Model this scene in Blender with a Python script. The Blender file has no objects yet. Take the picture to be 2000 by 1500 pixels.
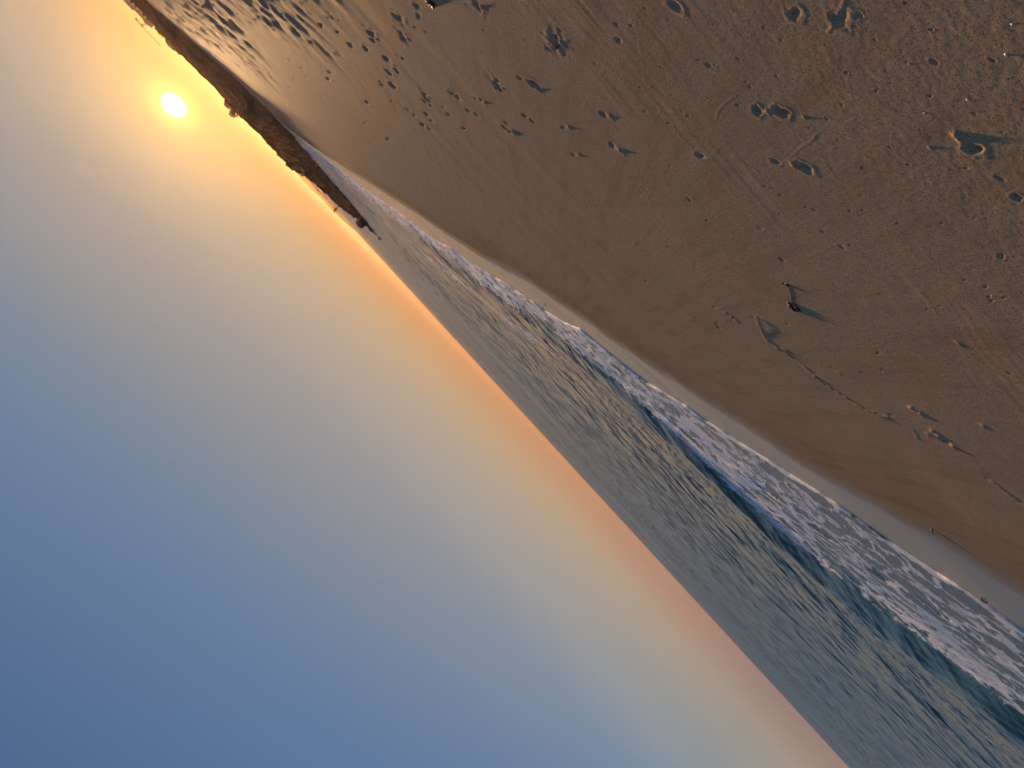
import bpy, bmesh, random
from mathutils import Vector, Matrix, noise as mnoise
import math
import numpy as np
# ---------------------------------------------------------------- geometry of the place
EYE = 3.2                       # camera height above the sea
F_PX, ROLL_U = 1450.0, (-0.7361, -0.6769)
PITCH = math.atan(24.1/1450)    # camera looks slightly down
SUN_AZ, SUN_EL = math.radians(30.3), math.radians(3.2)
# waterline: x as a function of y (beach on the +x side, sea on the -x side)
SHORE = [(-7.66, 10.63), (-7.4, 11.04), (-7.13, 11.48), (-6.73, 12.28), (-6.45, 12.9), (-5.76, 13.96), (-5.03, 15.36), (-4.51, 16.77), (-4.34, 17.07), (-3.84, 18.17), (-3.32, 18.81), (-3.18, 19.57), (-2.62, 20.78), (-1.72, 22.03), (-1.29, 22.55), (-0.22, 23.62), (0.38, 25.54), (1.21, 27.42), (2.71, 30.21), (3.72, 32.1), (5.78, 37.2), (7.56, 39.73), (8.37, 42.01), (10.86, 46.95), (14.99, 53.67), (19.58, 62.35), (24.96, 71.82), (31.88, 84.06), (38.7, 95.56), (48.42, 112.56), (58.66, 130.22)]
WET = [(8.84, 1.69), (10.21, 1.66), (11.54, 1.62), (13.52, 1.56), (15.28, 1.59), (16.62, 1.72), (17.46, 1.81), (18.71, 1.98), (20.17, 2.36), (22.87, 2.59), (24.56, 2.59), (28.28, 2.45), (31.25, 2.41), (33.62, 2.72), (37.86, 3.18), (44.44, 3.37), (51.65, 3.25), (56.35, 3.13)]     # (y, width of the wet strip)
_sy = np.array([p[1] for p in SHORE]); _sx = np.array([p[0] for p in SHORE])
_WY = np.array([p[0] for p in WET]); _WD = np.array([p[1] for p in WET])
_gy = np.linspace(-60, 140, 4001)
def _build():
    x = np.interp(_gy, _sy, _sx)
    lo = _gy < _sy[0]; x[lo] = _sx[0] + (_gy[lo]-_sy[0])*0.30
    hi = _gy > _sy[-1]; x[hi] = _sx[-1] + (_gy[hi]-_sy[-1])*1.2
    k = np.exp(-0.5*(np.arange(-400, 401)*0.05/4.0)**2); k /= k.sum()   # 4 m smoothing for the slope
    xs = np.convolve(np.pad(x, 400, mode='reflect', reflect_type='odd'), k, 'valid')
    k2 = np.exp(-0.5*(np.arange(-400, 401)*0.05/7.0)**2); k2 /= k2.sum()
    x2 = np.convolve(np.pad(x, 400, mode='reflect', reflect_type='odd'), k2, 'valid')
    return x, np.gradient(xs, _gy), x2
_gx, _gs, _gm = _build()
def shore_x(y): return np.interp(y, _gy, _gx) + 0.62*np.maximum(y-140, 0)
def shore_d(x, y):
    s = np.interp(y, _gy, _gs)
    return (x - shore_x(y))/np.sqrt(1+s*s)
def shore_dm(x, y):            # the same, without the lobes of the waterline
    return (x - np.interp(y, _gy, _gm) - 0.62*np.maximum(y-140, 0))/np.sqrt(1+np.interp(y, _gy, _gs)**2)
def sstep(a, b, v):
    t = np.clip((v-a)/(b-a), 0, 1); return t*t*(3-2*t)
def base_z(x, y):
    d = shore_d(x, y)
    dm = shore_dm(x, y)
    d = d + (dm-d)*sstep(0.3, 4.0, d)
    up = np.where(d < 0, 0.12*d, 0.085*d + 0.05*np.log1p(np.exp(np.clip((d-12)/1.0, -30, 30))))
    crest = 3.0
    soft = 0.5
    z = -soft*np.log(np.exp(-np.clip(up, -40, 40)/soft) + np.exp(-crest/soft))   # soft minimum with the berm top
    return np.maximum(z, -2.5)

CREST_Y = [6, 16, 19.4, 22.7, 24.4, 27, 31, 40, 60]
CREST_D = [-6.6, -6.9, -7.4, -7.2, -5.6, -4.2, -3.7, -3.6, -4.5]
# dents, mounds and prints in the sand: x, y, length, depth, kind
FEAT= [(7.675,13.808,0.218,0.03,'f'), (6.916,12.989,0.183,0.03,'f'), (7.953,14.886,0.21,0.03,'f'), (8.916,16.997,0.185,0.025,'p'), (5.409,11.336,0.312,0.05,'f'), (6.548,13.49,0.29,0.04,'f'),
(7.581,15.608,0.311,0.04,'f'), (8.533,17.508,0.296,0.04,'f'), (9.522,19.521,0.27,0.03,'f'), (10.25,21.621,0.363,0.03,'f'), (4.795,10.436,0.111,0.015,'p'), (4.847,10.727,0.13,0.015,'p'),
(4.415,9.396,0.272,0.05,'f'), (4.475,10.05,0.273,0.05,'f'), (3.894,8.403,0.166,0.03,'p'), (3.928,8.693,0.145,0.03,'f'), (4.09,9.216,0.09,0.02,'p'), (3.887,9.0,0.101,0.02,'f'),
(5.274,12.093,0.255,0.045,'f'), (4.896,11.312,0.111,0.02,'p'), (4.72,11.139,0.167,0.03,'p'), (6.032,14.394,0.258,0.04,'f'), (5.619,13.407,0.14,0.025,'p'), (5.768,13.592,0.081,0.015,'p'),
(7.076,16.462,0.21,0.03,'p'), (4.484,12.55,0.221,0.035,'f'), (4.022,11.84,0.172,0.03,'f'), (3.589,10.545,0.215,0.045,'t'), (5.246,14.511,0.298,0.04,'f'), (4.933,14.593,0.287,0.04,'f'),
(4.742,14.439,0.21,0.03,'p'), (4.61,13.537,0.276,0.04,'f'), (3.9,12.002,0.157,0.03,'p'), (3.883,12.04,0.105,0.035,'m'), (3.534,11.653,0.118,0.02,'p'), (3.555,11.941,0.172,0.03,'f'),
(3.328,10.703,0.116,0.03,'p'), (3.159,10.501,0.113,0.02,'p'), (3.062,10.782,0.085,0.015,'p'), (3.131,9.857,0.086,0.02,'p'), (3.004,9.66,0.098,0.025,'p'), (2.949,9.648,0.09,0.03,'m'),
(2.676,8.539,0.222,0.05,'t'), (2.31,7.752,0.084,0.03,'p'), (2.117,7.581,0.163,0.06,'p'), (2.059,7.615,0.076,0.05,'m'), (2.243,8.762,0.112,0.03,'p'), (2.12,8.696,0.099,0.02,'p'),
(2.549,9.633,0.089,0.02,'p'), (2.615,9.928,0.106,0.03,'p'), (2.444,9.781,0.111,0.045,'m'), (2.501,9.859,0.112,0.03,'p'), (2.858,6.944,0.166,0.06,'t'), (2.783,6.901,0.067,0.05,'m'),
(1.886,6.25,0.189,0.06,'t'), (1.962,6.514,0.08,0.02,'p'), (3.018,7.172,0.043,0.015,'p'), (1.186,6.727,0.094,0.045,'r'), (1.263,6.808,0.105,0.03,'p'), (0.966,7.246,0.111,0.05,'r'),
(1.067,7.292,0.122,0.03,'p'), (1.602,7.854,0.1,0.04,'r'), (1.678,8.026,0.079,0.025,'p'), (1.4,8.38,0.07,0.03,'r'), (1.463,8.546,0.084,0.02,'p'), (1.016,4.472,0.108,0.025,'p'),
(1.324,5.386,0.077,0.02,'p'), (0.404,3.723,0.098,0.02,'p'), (0.218,3.514,0.136,0.016,'p'), (0.176,3.415,0.057,0.012,'p'), (0.152,3.486,0.024,0.008,'p'), (0.17,4.664,0.064,0.05,'r'),
(0.232,4.745,0.098,0.03,'p'), (0.106,4.542,0.113,0.03,'p'), (-0.19,4.963,0.069,0.05,'r'), (-0.103,5.107,0.07,0.025,'p'), (-0.26,4.88,0.128,0.03,'p'), (0.333,5.949,0.099,0.02,'p'),
(-0.587,3.564,0.085,0.055,'r'), (-0.682,3.548,0.1,0.03,'p'), (-1.0,3.602,0.062,0.03,'p'), (1.369,5.214,0.052,0.015,'p'), (0.35,4.875,0.034,0.01,'p'), (-2.718,6.977,0.067,0.03,'m'),
(-2.783,6.905,0.082,0.03,'m'), (-2.766,6.963,0.052,0.03,'m'), (-3.044,7.043,0.058,0.035,'m'), (-3.106,7.02,0.069,0.035,'m'), (-3.192,7.019,0.106,0.02,'p'), (-3.256,6.966,0.064,0.02,'m'),
(-3.114,7.217,0.054,0.02,'m'), (-2.895,7.691,0.057,0.03,'m'), (-2.864,7.592,0.067,0.015,'p'), (-0.967,9.431,0.059,0.012,'p'), (-1.012,9.307,0.077,0.012,'p'), (-1.077,9.171,0.057,0.02,'m'),
(-1.136,9.144,0.057,0.02,'m'), (-1.217,9.085,0.057,0.02,'m'), (-1.293,9.062,0.057,0.02,'m'), (-1.251,9.932,0.069,0.012,'p'), (-1.329,9.965,0.069,0.012,'p'), (-1.314,8.465,0.083,0.008,'p'),
(-1.846,8.491,0.06,0.02,'m'), (-1.816,8.563,0.054,0.02,'m'), (12.302,20.694,0.465,0.06,'f'), (13.698,23.333,0.448,0.05,'f'), (12.87,22.532,0.394,0.05,'f'), (11.688,21.323,0.436,0.06,'f'),
(8.737,15.776,0.348,0.05,'f'), (9.512,17.828,0.251,0.04,'f'), (8.914,16.834,0.184,0.03,'p'), (9.925,18.996,0.236,0.03,'f'), (18.599,34.461,0.702,0.05,'f'), (19.309,33.451,0.586,0.05,'f'),
(13.562,24.932,0.587,0.06,'f'), (12.588,23.903,0.484,0.05,'f'), (15.771,29.003,0.364,0.04,'f'), (14.924,27.784,0.348,0.04,'f'), (16.943,32.553,0.456,0.04,'f'), (15.816,31.075,0.433,0.04,'f'),
(12.164,24.507,0.377,0.04,'f'), (18.774,29.702,1.454,0.1,'p'), (17.067,28.091,1.133,0.09,'p'), (15.968,25.078,1.025,0.1,'p'), (18.583,28.516,1.174,0.1,'p'), (14.048,23.35,0.564,0.07,'p'),
(13.473,21.628,0.703,0.08,'p'), (11.548,29.618,0.175,0.03,'p'), (10.812,28.282,0.188,0.03,'p'), (11.942,29.63,0.176,0.03,'p'), (13.094,31.703,0.166,0.02,'p'), (8.079,22.759,0.1,0.02,'p'),
(9.184,24.23,0.125,0.02,'p'), (5.026,18.949,0.216,0.025,'p'), (4.982,19.137,0.109,0.03,'m'), (5.334,16.585,0.084,0.02,'m'), (10.254,22.134,0.168,0.02,'p'), (9.792,21.704,0.164,0.02,'p'),
(8.672,20.42,0.184,0.02,'p'), (9.312,21.065,0.191,0.025,'p'), (7.803,18.222,0.109,0.02,'p')]
RIDGE= [([(0.516,5.825), (0.384,5.694), (0.237,5.626)],0.0012,0.008), ([(0.411,5.258), (0.423,5.157), (0.428,5.0), (0.388,4.781)],0.0012,0.008), ([(-0.137,4.922), (-0.142,4.723), (-0.144,4.535),
(-0.138,4.423)],0.001,0.008), ([(0.269,3.4), (0.243,3.505), (0.224,3.65)],0.0015,0.009), ([(-1.297,8.314), (-1.416,8.479), (-1.581,8.671), (-1.708,8.753), (-1.826,8.705)],0.006,0.012),
([(-1.826,8.705), (-1.911,8.576), (-2.008,8.528), (-2.156,8.472), (-2.286,8.49)],0.008,0.02), ([(-2.286,8.49), (-2.414,8.432), (-2.514,8.329), (-2.62,8.244), (-2.732,8.147), (-2.836,7.973),
(-2.916,7.755)],0.01,0.018), ([(-2.989,7.444), (-3.079,7.444), (-3.211,7.527)],0.004,0.012), ([(-3.737,6.959), (-3.854,6.914), (-3.967,6.859), (-4.041,6.764)],0.007,0.02), ([(1.247,4.98), (1.0,5.605),
(0.711,5.94)],0.0008,0.006), ([(1.754,5.539), (1.572,5.348), (1.373,5.057)],0.001,0.008), ([(0.099,4.628), (-0.24,4.609), (-0.732,4.838)],0.0008,0.006), ([(-0.073,5.425), (0.1,5.505),
(0.182,5.631)],0.001,0.01), ([(-2.245,7.735), (-2.142,7.785), (-2.052,7.915), (-1.969,8.188)],0.003,0.015), ([(6.22,18.928), (6.002,18.821), (5.706,18.571)],0.01,0.02)]
HOLES= [(0.621,4.684), (0.729,4.772), (0.524,4.439), (0.395,4.568), (0.358,4.585), (0.274,4.285), (0.79,5.067), (0.284,4.595), (-0.436,5.725), (-0.494,5.309), (-0.1,4.04), (0.015,3.798),
(-0.155,3.739), (-0.445,4.026), (-0.337,3.487), (-0.466,4.393), (-0.583,4.032), (-0.749,3.709), (-0.102,4.254), (0.672,5.876), (0.689,5.897), (0.946,5.238), (1.055,5.198), (1.261,5.073), (1.14,5.166),
(1.023,4.664), (-0.101,3.157), (0.063,3.146), (1.03,5.757), (1.324,5.386), (0.691,4.087), (0.503,4.015), (0.472,6.606), (-0.321,5.461), (-0.674,4.894), (-0.887,4.587), (-0.545,5.254), (-1.598,5.189),
(-1.62,6.043), (-1.335,5.719), (-1.36,5.674), (-1.358,5.581), (-1.418,4.531), (-1.497,4.423), (-1.577,4.491), (-1.596,4.369), (-1.609,4.489), (-1.986,6.506), (-1.767,7.714), (-0.106,7.022),
(1.21,5.667), (0.935,5.591), (1.456,6.445), (1.069,7.765), (1.378,8.291), (0.704,7.256), (2.033,6.096), (2.071,6.334), (2.241,6.755), (2.44,6.616), (2.82,7.3)]
PEB= [(-0.374,2.977,0.766), (-0.285,2.843,0.778), (-0.154,3.42,0.772), (0.559,5.127,0.78), (-1.956,6.323,0.539), (-2.095,6.43,0.525), (-2.229,6.778,0.503), (-2.499,6.014,0.505), (-1.571,4.445,0.627),
(-2.28,10.397,0.378), (-0.45,3.328,0.75), (-0.391,3.609,0.747)]
rng = np.random.default_rng(11)
random.seed(4)
C = bpy.context.scene.collection
# ---------------------------------------------------------------- small helpers
def vnoise(x, y, seed=0):
    xi = np.floor(x).astype(np.int64); yi = np.floor(y).astype(np.int64)
    fx = (x-xi).astype(np.float32); fy = (y-yi).astype(np.float32)
    def h(a, b):
        n = (a*374761393 + b*668265263 + seed*974711) & 0xFFFFFFFF
        n = ((n ^ (n >> 13))*1274126177) & 0xFFFFFFFF
        n = n ^ (n >> 16)
        return ((n & 0xFFFF)/32767.5 - 1).astype(np.float32)
    u = fx*fx*fx*(fx*(fx*6-15)+10); v = fy*fy*fy*(fy*(fy*6-15)+10)
    a = h(xi, yi); b = h(xi+1, yi); c = h(xi, yi+1); d = h(xi+1, yi+1)
    return (a*(1-u)+b*u)*(1-v) + (c*(1-u)+d*u)*v
def fbm(x, y, seed=0, n=4, lac=2.03, gain=0.5):
    t = 0; a = 1.0
    for i in range(n):
        t = t + a*vnoise(x + 17.3*i, y - 9.1*i, seed+i); x = x*lac; y = y*lac; a *= gain
    return t

def tag(o, label=None, cat=None, group=None, kind=None):
    if label: o['label'] = label
    if cat: o['category'] = cat
    if group: o['group'] = group
    if kind: o['kind'] = kind
    return o
def link(name, me, mat=None, parent=None, loc=None):
    o = bpy.data.objects.new(name, me); C.objects.link(o)
    if mat: me.materials.append(mat)
    if parent: o.parent = parent
    if loc is not None: o.location = loc
    return o
def empty(name, loc, rz=0):
    o = bpy.data.objects.new(name, None); C.objects.link(o)
    o.location = loc; o.rotation_euler = (0, 0, rz); o.empty_display_size = 0.2
    return o
def bm_obj(name, bm, mat, parent=None, loc=None, smooth=False):
    me = bpy.data.meshes.new(name); bm.to_mesh(me); bm.free()
    if smooth:
        for p in me.polygons: p.use_smooth = True
    return link(name, me, mat, parent, loc)
def box(bm, x0, x1, y0, y1, z0, z1):
    v = [bm.verts.new((x, y, z)) for z in (z0, z1) for x, y in ((x0, y0), (x1, y0), (x1, y1), (x0, y1))]
    for f in ((3, 2, 1, 0), (4, 5, 6, 7), (0, 1, 5, 4), (1, 2, 6, 5), (2, 3, 7, 6), (3, 0, 4, 7)):
        bm.faces.new([v[i] for i in f])
def tube(bm, pts, rad, n=6, cap=True):
    rings = []
    for i, p in enumerate(pts):
        p = Vector(p)
        t = (Vector(pts[min(i+1, len(pts)-1)]) - Vector(pts[max(i-1, 0)])).normalized()
        s = t.cross(Vector((0, 0, 1)) if abs(t.z) < 0.9 else Vector((1, 0, 0))).normalized(); u = s.cross(t)
        r = rad[i] if isinstance(rad, (list, tuple)) else rad
        rings.append([bm.verts.new(p + s*(r*math.cos(6.2832*k/n)) + u*(r*math.sin(6.2832*k/n))) for k in range(n)])
    for a, b in zip(rings, rings[1:]):
        for k in range(n): bm.faces.new((a[k], a[(k+1) % n], b[(k+1) % n], b[k]))
    if cap:
        bm.faces.new(rings[0][::-1]); bm.faces.new(rings[-1])
def grid_mesh(name, X, Y, Z, keep=None, wrap=False, attrs=None):
    nr, na = X.shape
    co = np.stack([X, Y, Z], -1).reshape(-1, 3).astype(np.float32)
    i = np.arange(nr-1)[:, None]; j = np.arange(na if wrap else na-1)[None, :]
    j2 = (j+1) % na
    q = np.stack([i*na+j, i*na+j2, (i+1)*na+j2, (i+1)*na+j], -1).reshape(-1, 4)
    if keep is not None:
        kf = keep.reshape(-1); q = q[kf[q].any(1)]
    used = np.zeros(len(co), bool); used[q.ravel()] = True
    idx = np.cumsum(used)-1; co = co[used]; q = idx[q].astype(np.int32)
    me = bpy.data.meshes.new(name)
    me.vertices.add(len(co)); me.vertices.foreach_set('co', co.ravel())
    me.loops.add(q.size); me.loops.foreach_set('vertex_index', q.ravel())
    me.polygons.add(len(q)); me.polygons.foreach_set('loop_start', np.arange(0, q.size, 4, dtype=np.int32))
    me.polygons.foreach_set('use_smooth', np.ones(len(q), bool))
    me.update(calc_edges=True)
    for k, v in (attrs or {}).items():
        a = me.attributes.new(k, 'FLOAT', 'POINT'); a.data.foreach_set('value', v.reshape(-1)[used].astype(np.float32))
    return me
# ---------------------------------------------------------------- materials
class NT:
    def __init__(s, nt): s.nt = nt; s.n = nt.nodes; s.l = nt.links
    def node(s, t, **kw):
        n = s.n.new(t)
        for k, v in kw.items():
            if k in n.inputs if isinstance(k, str) else False: n.inputs[k].default_value = v
            else: setattr(n, k, v)
        return n
    def put(s, sock, v):
        if isinstance(v, bpy.types.NodeSocket): s.l.new(v, sock)
        elif v is not None: sock.default_value = v
    def math(s, op, a, b=None, c=None, clamp=False):
        n = s.n.new('ShaderNodeMath'); n.operation = op; n.use_clamp = clamp
        for i, v in enumerate((a, b, c)): s.put(n.inputs[i], v)
        return n.outputs[0]
    def ramp01(s, v, a, b, smooth=True):
        n = s.n.new('ShaderNodeMapRange'); n.interpolation_type = 'SMOOTHSTEP' if smooth else 'LINEAR'
        s.put(n.inputs[0], v); n.inputs[1].default_value = a; n.inputs[2].default_value = b
        return n.outputs[0]
    def mix(s, f, a, b, mode='MIX'):
        n = s.n.new('ShaderNodeMix'); n.data_type = 'RGBA'; n.blend_type = mode
        s.put(n.inputs[0], f); s.put(n.inputs[6], a); s.put(n.inputs[7], b)
        return n.outputs[2]
    def noise(s, vec, scale, detail=2, rough=0.5, out=0):
        n = s.n.new('ShaderNodeTexNoise'); s.put(n.inputs['Vector'], vec)
        n.inputs['Scale'].default_value = scale; n.inputs['Detail'].default_value = detail; n.inputs['Roughness'].default_value = rough
        return n.outputs[out]
    def voro(s, vec, scale, feature='F1', out=0, rand=1.0):
        n = s.n.new('ShaderNodeTexVoronoi'); n.feature = feature; s.put(n.inputs['Vector'], vec)
        n.inputs['Scale'].default_value = scale; n.inputs['Randomness'].default_value = rand
        return n.outputs[out]
    def mapping(s, vec, rot=(0, 0, 0), scale=(1, 1, 1)):
        n = s.n.new('ShaderNodeMapping'); s.put(n.inputs[0], vec)
        n.inputs[2].default_value = rot; n.inputs[3].default_value = scale
        return n.outputs[0]
    def attr(s, name): 
        n = s.n.new('ShaderNodeAttribute'); n.attribute_name = name; return n.outputs['Fac']
    def bump(s, h, dist, strength=1.0, normal=None):
        n = s.n.new('ShaderNodeBump'); s.put(n.inputs['Height'], h); n.inputs['Distance'].default_value = dist
        n.inputs['Strength'].default_value = strength
        if normal is not None: s.put(n.inputs['Normal'], normal)
        return n.outputs[0]
    def pos(s): return s.n.new('ShaderNodeNewGeometry').outputs['Position']
def c4(r, g, b): return (r, g, b, 1)
def srgb(r, g, b):
    f = lambda v: ((v/255+0.055)/1.055)**2.4 if v > 10 else v/255/12.92
    return (f(r), f(g), f(b), 1)
def mat(name):
    m = bpy.data.materials.new(name); m.use_nodes = True
    t = NT(m.node_tree); b = m.node_tree.nodes['Principled BSDF']
    return m, t, b
def simple(name, col, rough=0.6, var=0.25, scale=30.0, bump=0.0):
    m, t, b = mat(name)
    p = t.n.new('ShaderNodeTexCoord').outputs['Object']
    n = t.noise(p, scale, 4, 0.6)
    f = t.math('MULTIPLY_ADD', n, 2*var, 1-var)
    mul = t.n.new('ShaderNodeVectorMath'); mul.operation = 'SCALE'; mul.inputs[0].default_value = col[:3]; t.put(mul.inputs['Scale'], f)
    t.put(b.inputs['Base Color'], mul.outputs[0]); b.inputs['Roughness'].default_value = rough
    if bump: t.put(b.inputs['Normal'], t.bump(n, bump))
    return m

SHORE_ROT = math.atan2(0.949, 0.316)          # along-shore direction near the camera
# sand
M_SAND, t, b = mat('beach_sand')
p = t.pos(); wet = t.attr('wet'); damp = t.attr('damp')
grain = t.noise(p, 150, 4, 0.8); grit = t.voro(p, 130, 'F1', 1)
mid = t.noise(p, 9, 5, 0.6); big = t.noise(p, 0.9, 4, 0.6)
sepg = t.n.new('ShaderNodeSeparateColor'); t.put(sepg.inputs[0], grit)
dry = t.mix(mid, c4(0.490, 0.350, 0.198), c4(0.580, 0.425, 0.248))
dry = t.mix(t.math('MULTIPLY', big, 0.6), dry, c4(0.42, 0.295, 0.168))
spk = t.math('MULTIPLY', t.ramp01(sepg.outputs[0], 0.90, 0.98), 0.60)
dry = t.mix(spk, dry, c4(0.62, 0.54, 0.44))
dk = t.math('MULTIPLY', t.ramp01(sepg.outputs[1], 0.78, 0.92), 0.62)
dry = t.mix(dk, dry, c4(0.10, 0.072, 0.05))
dry = t.mix(t.math('MULTIPLY', t.ramp01(grain, 0.35, 0.65), 0.55), dry, c4(0.23, 0.148, 0.080))
dampc = t.mix(mid, c4(0.400, 0.266, 0.138), c4(0.460, 0.312, 0.166))
dampc = t.mix(t.math('MULTIPLY', t.ramp01(grain, 0.35, 0.65), 0.50), dampc, c4(0.18, 0.112, 0.056))
wetc = t.mix(mid, c4(0.290, 0.186, 0.090), c4(0.315, 0.204, 0.102))
cs_ = t.noise(t.mapping(p, (0, 0, -SHORE_ROT), (5.0, 0.55, 1)), 1.0, 4, 0.65)
dry = t.mix(t.math('MULTIPLY', t.ramp01(cs_, 0.45, 0.70), 0.38), dry, c4(0.28, 0.182, 0.098))
dampc = t.mix(t.math('MULTIPLY', t.ramp01(cs_, 0.45, 0.70), 0.40), dampc, c4(0.20, 0.125, 0.062))
col = t.mix(damp, dry, dampc); col = t.mix(wet, col, wetc)
t.put(b.inputs['Base Color'], col)
rgh = t.math('MULTIPLY_ADD', damp, -0.12, 0.85)
rgh = t.math('ADD', rgh, t.math('MULTIPLY', wet, -0.52))
t.put(b.inputs['Roughness'], rgh)
t.put(b.inputs['Specular IOR Level'], t.math('MULTIPLY_ADD', wet, 0.29, 0.0014))
t.put(b.inputs['Specular Tint'], t.mix(wet, c4(1.0, 0.62, 0.33), c4(1, 1, 1)))
st = t.mapping(p, (0, 0, -SHORE_ROT), (42, 2.0, 1))
streak = t.noise(st, 1.0, 4, 0.65)
h = t.math('ADD', t.math('MULTIPLY', streak, 0.0042), t.math('MULTIPLY', grain, 0.0042))
h = t.math('ADD', h, t.math('MULTIPLY', t.noise(p, 60, 4, 0.7), 0.0036))
h = t.math('MULTIPLY', h, t.math('MULTIPLY_ADD', wet, -0.93, 1.0))
t.put(b.inputs['Normal'], t.bump(h, 1.0))

# sea
M_SEA, t, b = mat('sea_water')
p = t.pos(); foam_c = t.attr('foam'); shal = t.attr('shallow'); chop = t.attr('chop')
rp = t.mapping(p, (0, 0, -SHORE_ROT), (1, 1, 1))
warp = t.n.new('ShaderNodeVectorMath'); warp.operation = 'MULTIPLY_ADD'
t.put(warp.inputs[0], t.noise(rp, 1.1, 3, 0.6, out=1)); warp.inputs[1].default_value = (0.9, 0.9, 0); t.put(warp.inputs[2], rp)
w1 = t.mapping(warp.outputs[0], (0, 0, 0), (0.50, 1.25, 1)); w2 = t.mapping(warp.outputs[0], (0, 0, 0), (0.62, 1.1, 1))
e1 = t.math('SUBTRACT', 1.0, t.ramp01(t.voro(w1, 1.7, 'DISTANCE_TO_EDGE'), 0.0, 0.30, False))
e2 = t.math('SUBTRACT', 1.0, t.ramp01(t.voro(w2, 5.2, 'DISTANCE_TO_EDGE'), 0.0, 0.34, False))
n1 = t.noise(t.mapping(warp.outputs[0], (0, 0, 0), (0.5, 1.3, 1)), 2.6, 5, 0.68)
patt = t.math('ADD', t.math('MULTIPLY', e1, 0.42), t.math('ADD', t.math('MULTIPLY', e2, 0.19), t.math('MULTIPLY', n1, 0.69)))
fm = t.ramp01(t.math('ADD', patt, foam_c), 0.95, 1.12)
fm = t.math('MULTIPLY', t.math('MULTIPLY', fm, t.ramp01(foam_c, 0.02, 0.22)), t.math('MULTIPLY_ADD', t.ramp01(t.noise(t.mapping(warp.outputs[0], (0, 0, 0), (0.6, 1.4, 1)), 16, 5, 0.75), 0.3, 0.62), 0.38, 0.62))
deep = c4(0.024, 0.072, 0.050)
wc = t.mix(shal, deep, c4(0.105, 0.088, 0.056))
foamcol = t.mix(t.noise(p, 14, 4, 0.6), c4(0.70, 0.78, 0.80), c4(0.90, 0.95, 0.96))
t.put(b.inputs['Base Color'], t.mix(fm, wc, foamcol))
t.put(b.inputs['Roughness'], t.math('MAXIMUM', t.math('MULTIPLY_ADD', fm, 0.65, 0.10), t.math('MULTIPLY', t.attr('lost'), 1.0)))
b.inputs['IOR'].default_value = 1.33
t.put(b.inputs['Specular IOR Level'], t.math('MULTIPLY_ADD', fm, -0.35, 0.5))
# fine ripples: near as bump, far as random facet tilt that stands for waves too small for the mesh
rs = t.mapping(p, (0, 0, -SHORE_ROT), (0.55, 1.5, 1))
rip = t.math('ADD', t.math('MULTIPLY', t.noise(rs, 7, 4, 0.6), 0.016), t.math('MULTIPLY', t.noise(p, 40, 3, 0.6), 0.0018))
rip = t.math('ADD', rip, t.math('MULTIPLY', t.math('MULTIPLY', fm, t.math('ADD', t.noise(p, 60, 4, 0.7), 1.6)), 0.012))
nb = t.bump(rip, 1.0)
fs = t.mapping(p, (0, 0, -SHORE_ROT), (0.35, 1.2, 1))
fv = t.n.new('ShaderNodeVectorMath'); fv.operation = 'SUBTRACT'; t.put(fv.inputs[0], t.noise(fs, 2.3, 2, 0.55, out=1)); fv.inputs[1].default_value = (0.5, 0.5, 0.5)
fx = t.n.new('ShaderNodeVectorMath'); fx.operation = 'MULTIPLY'; t.put(fx.inputs[0], fv.outputs[0]); fx.inputs[1].default_value = (1, 1, 0)
fsx = t.n.new('ShaderNodeVectorMath'); fsx.operation = 'SCALE'; t.put(fsx.inputs[0], fx.outputs[0]); t.put(fsx.inputs['Scale'], t.math('MULTIPLY', chop, 0.80))
fa = t.n.new('ShaderNodeVectorMath'); fa.operation = 'ADD'; t.put(fa.inputs[0], nb); t.put(fa.inputs[1], fsx.outputs[0])
fn = t.n.new('ShaderNodeVectorMath'); fn.operation = 'NORMALIZE'; t.put(fn.inputs[0], fa.outputs[0])
t.put(b.inputs['Normal'], fn.outputs[0])

# headland: dark scrub and rock
M_HEAD, t, b = mat('scrub_and_rock')
p = t.pos(); n = t.noise(p, 1.1, 6, 0.65); n2 = t.noise(p, 0.25, 4, 0.6)
c = t.mix(t.ramp01(n, 0.35, 0.65), c4(0.060, 0.032, 0.012), c4(0.165, 0.085, 0.032))
c = t.mix(t.math('MULTIPLY', t.ramp01(n2, 0.45, 0.65), 0.5), c, c4(0.10, 0.070, 0.026))
t.put(b.inputs['Base Color'], c); b.inputs['Roughness'].default_value = 0.9; b.inputs['Specular IOR Level'].default_value = 0.15
t.put(b.inputs['Normal'], t.bump(t.noise(p, 2.2, 6, 0.7), 0.3))
M_ROCK = simple('dark_rock', (0.075, 0.042, 0.020), 0.85, 0.5, 3.0, 0.05)
M_FARLAND = simple('far_shore', (0.11, 0.085, 0.06), 0.95, 0.2, 0.02)
M_JETTY = simple('jetty_stone', (0.06, 0.042, 0.03), 0.95, 0.4, 0.4)
M_WEED = simple('black_seaweed', (0.010, 0.010, 0.010), 0.70, 0.4, 160, 0.002)
M_REDWEED = simple('red_brown_seaweed', (0.06, 0.018, 0.010), 0.5, 0.5, 120, 0.003)
M_STEM = simple('dry_stem', (0.42, 0.29, 0.17), 0.8, 0.3, 220, 0.001)
M_SHELL = simple('pale_shell', (0.62, 0.55, 0.47), 0.45, 0.2, 200)
M_WALL = simple('pale_render', (0.50, 0.42, 0.33), 0.9, 0.12, 0.6)
M_ROOF = simple('roof_tiles', (0.23, 0.14, 0.09), 0.9, 0.2, 1.5)
M_GLASS = simple('dark_window', (0.05, 0.05, 0.055), 0.2, 0.1, 1)
M_STEEL = simple('crane_steel', (0.20, 0.12, 0.05), 0.6, 0.2, 2)
M_CONC = simple('grey_concrete', (0.22, 0.20, 0.18), 0.9, 0.2, 1)
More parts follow.
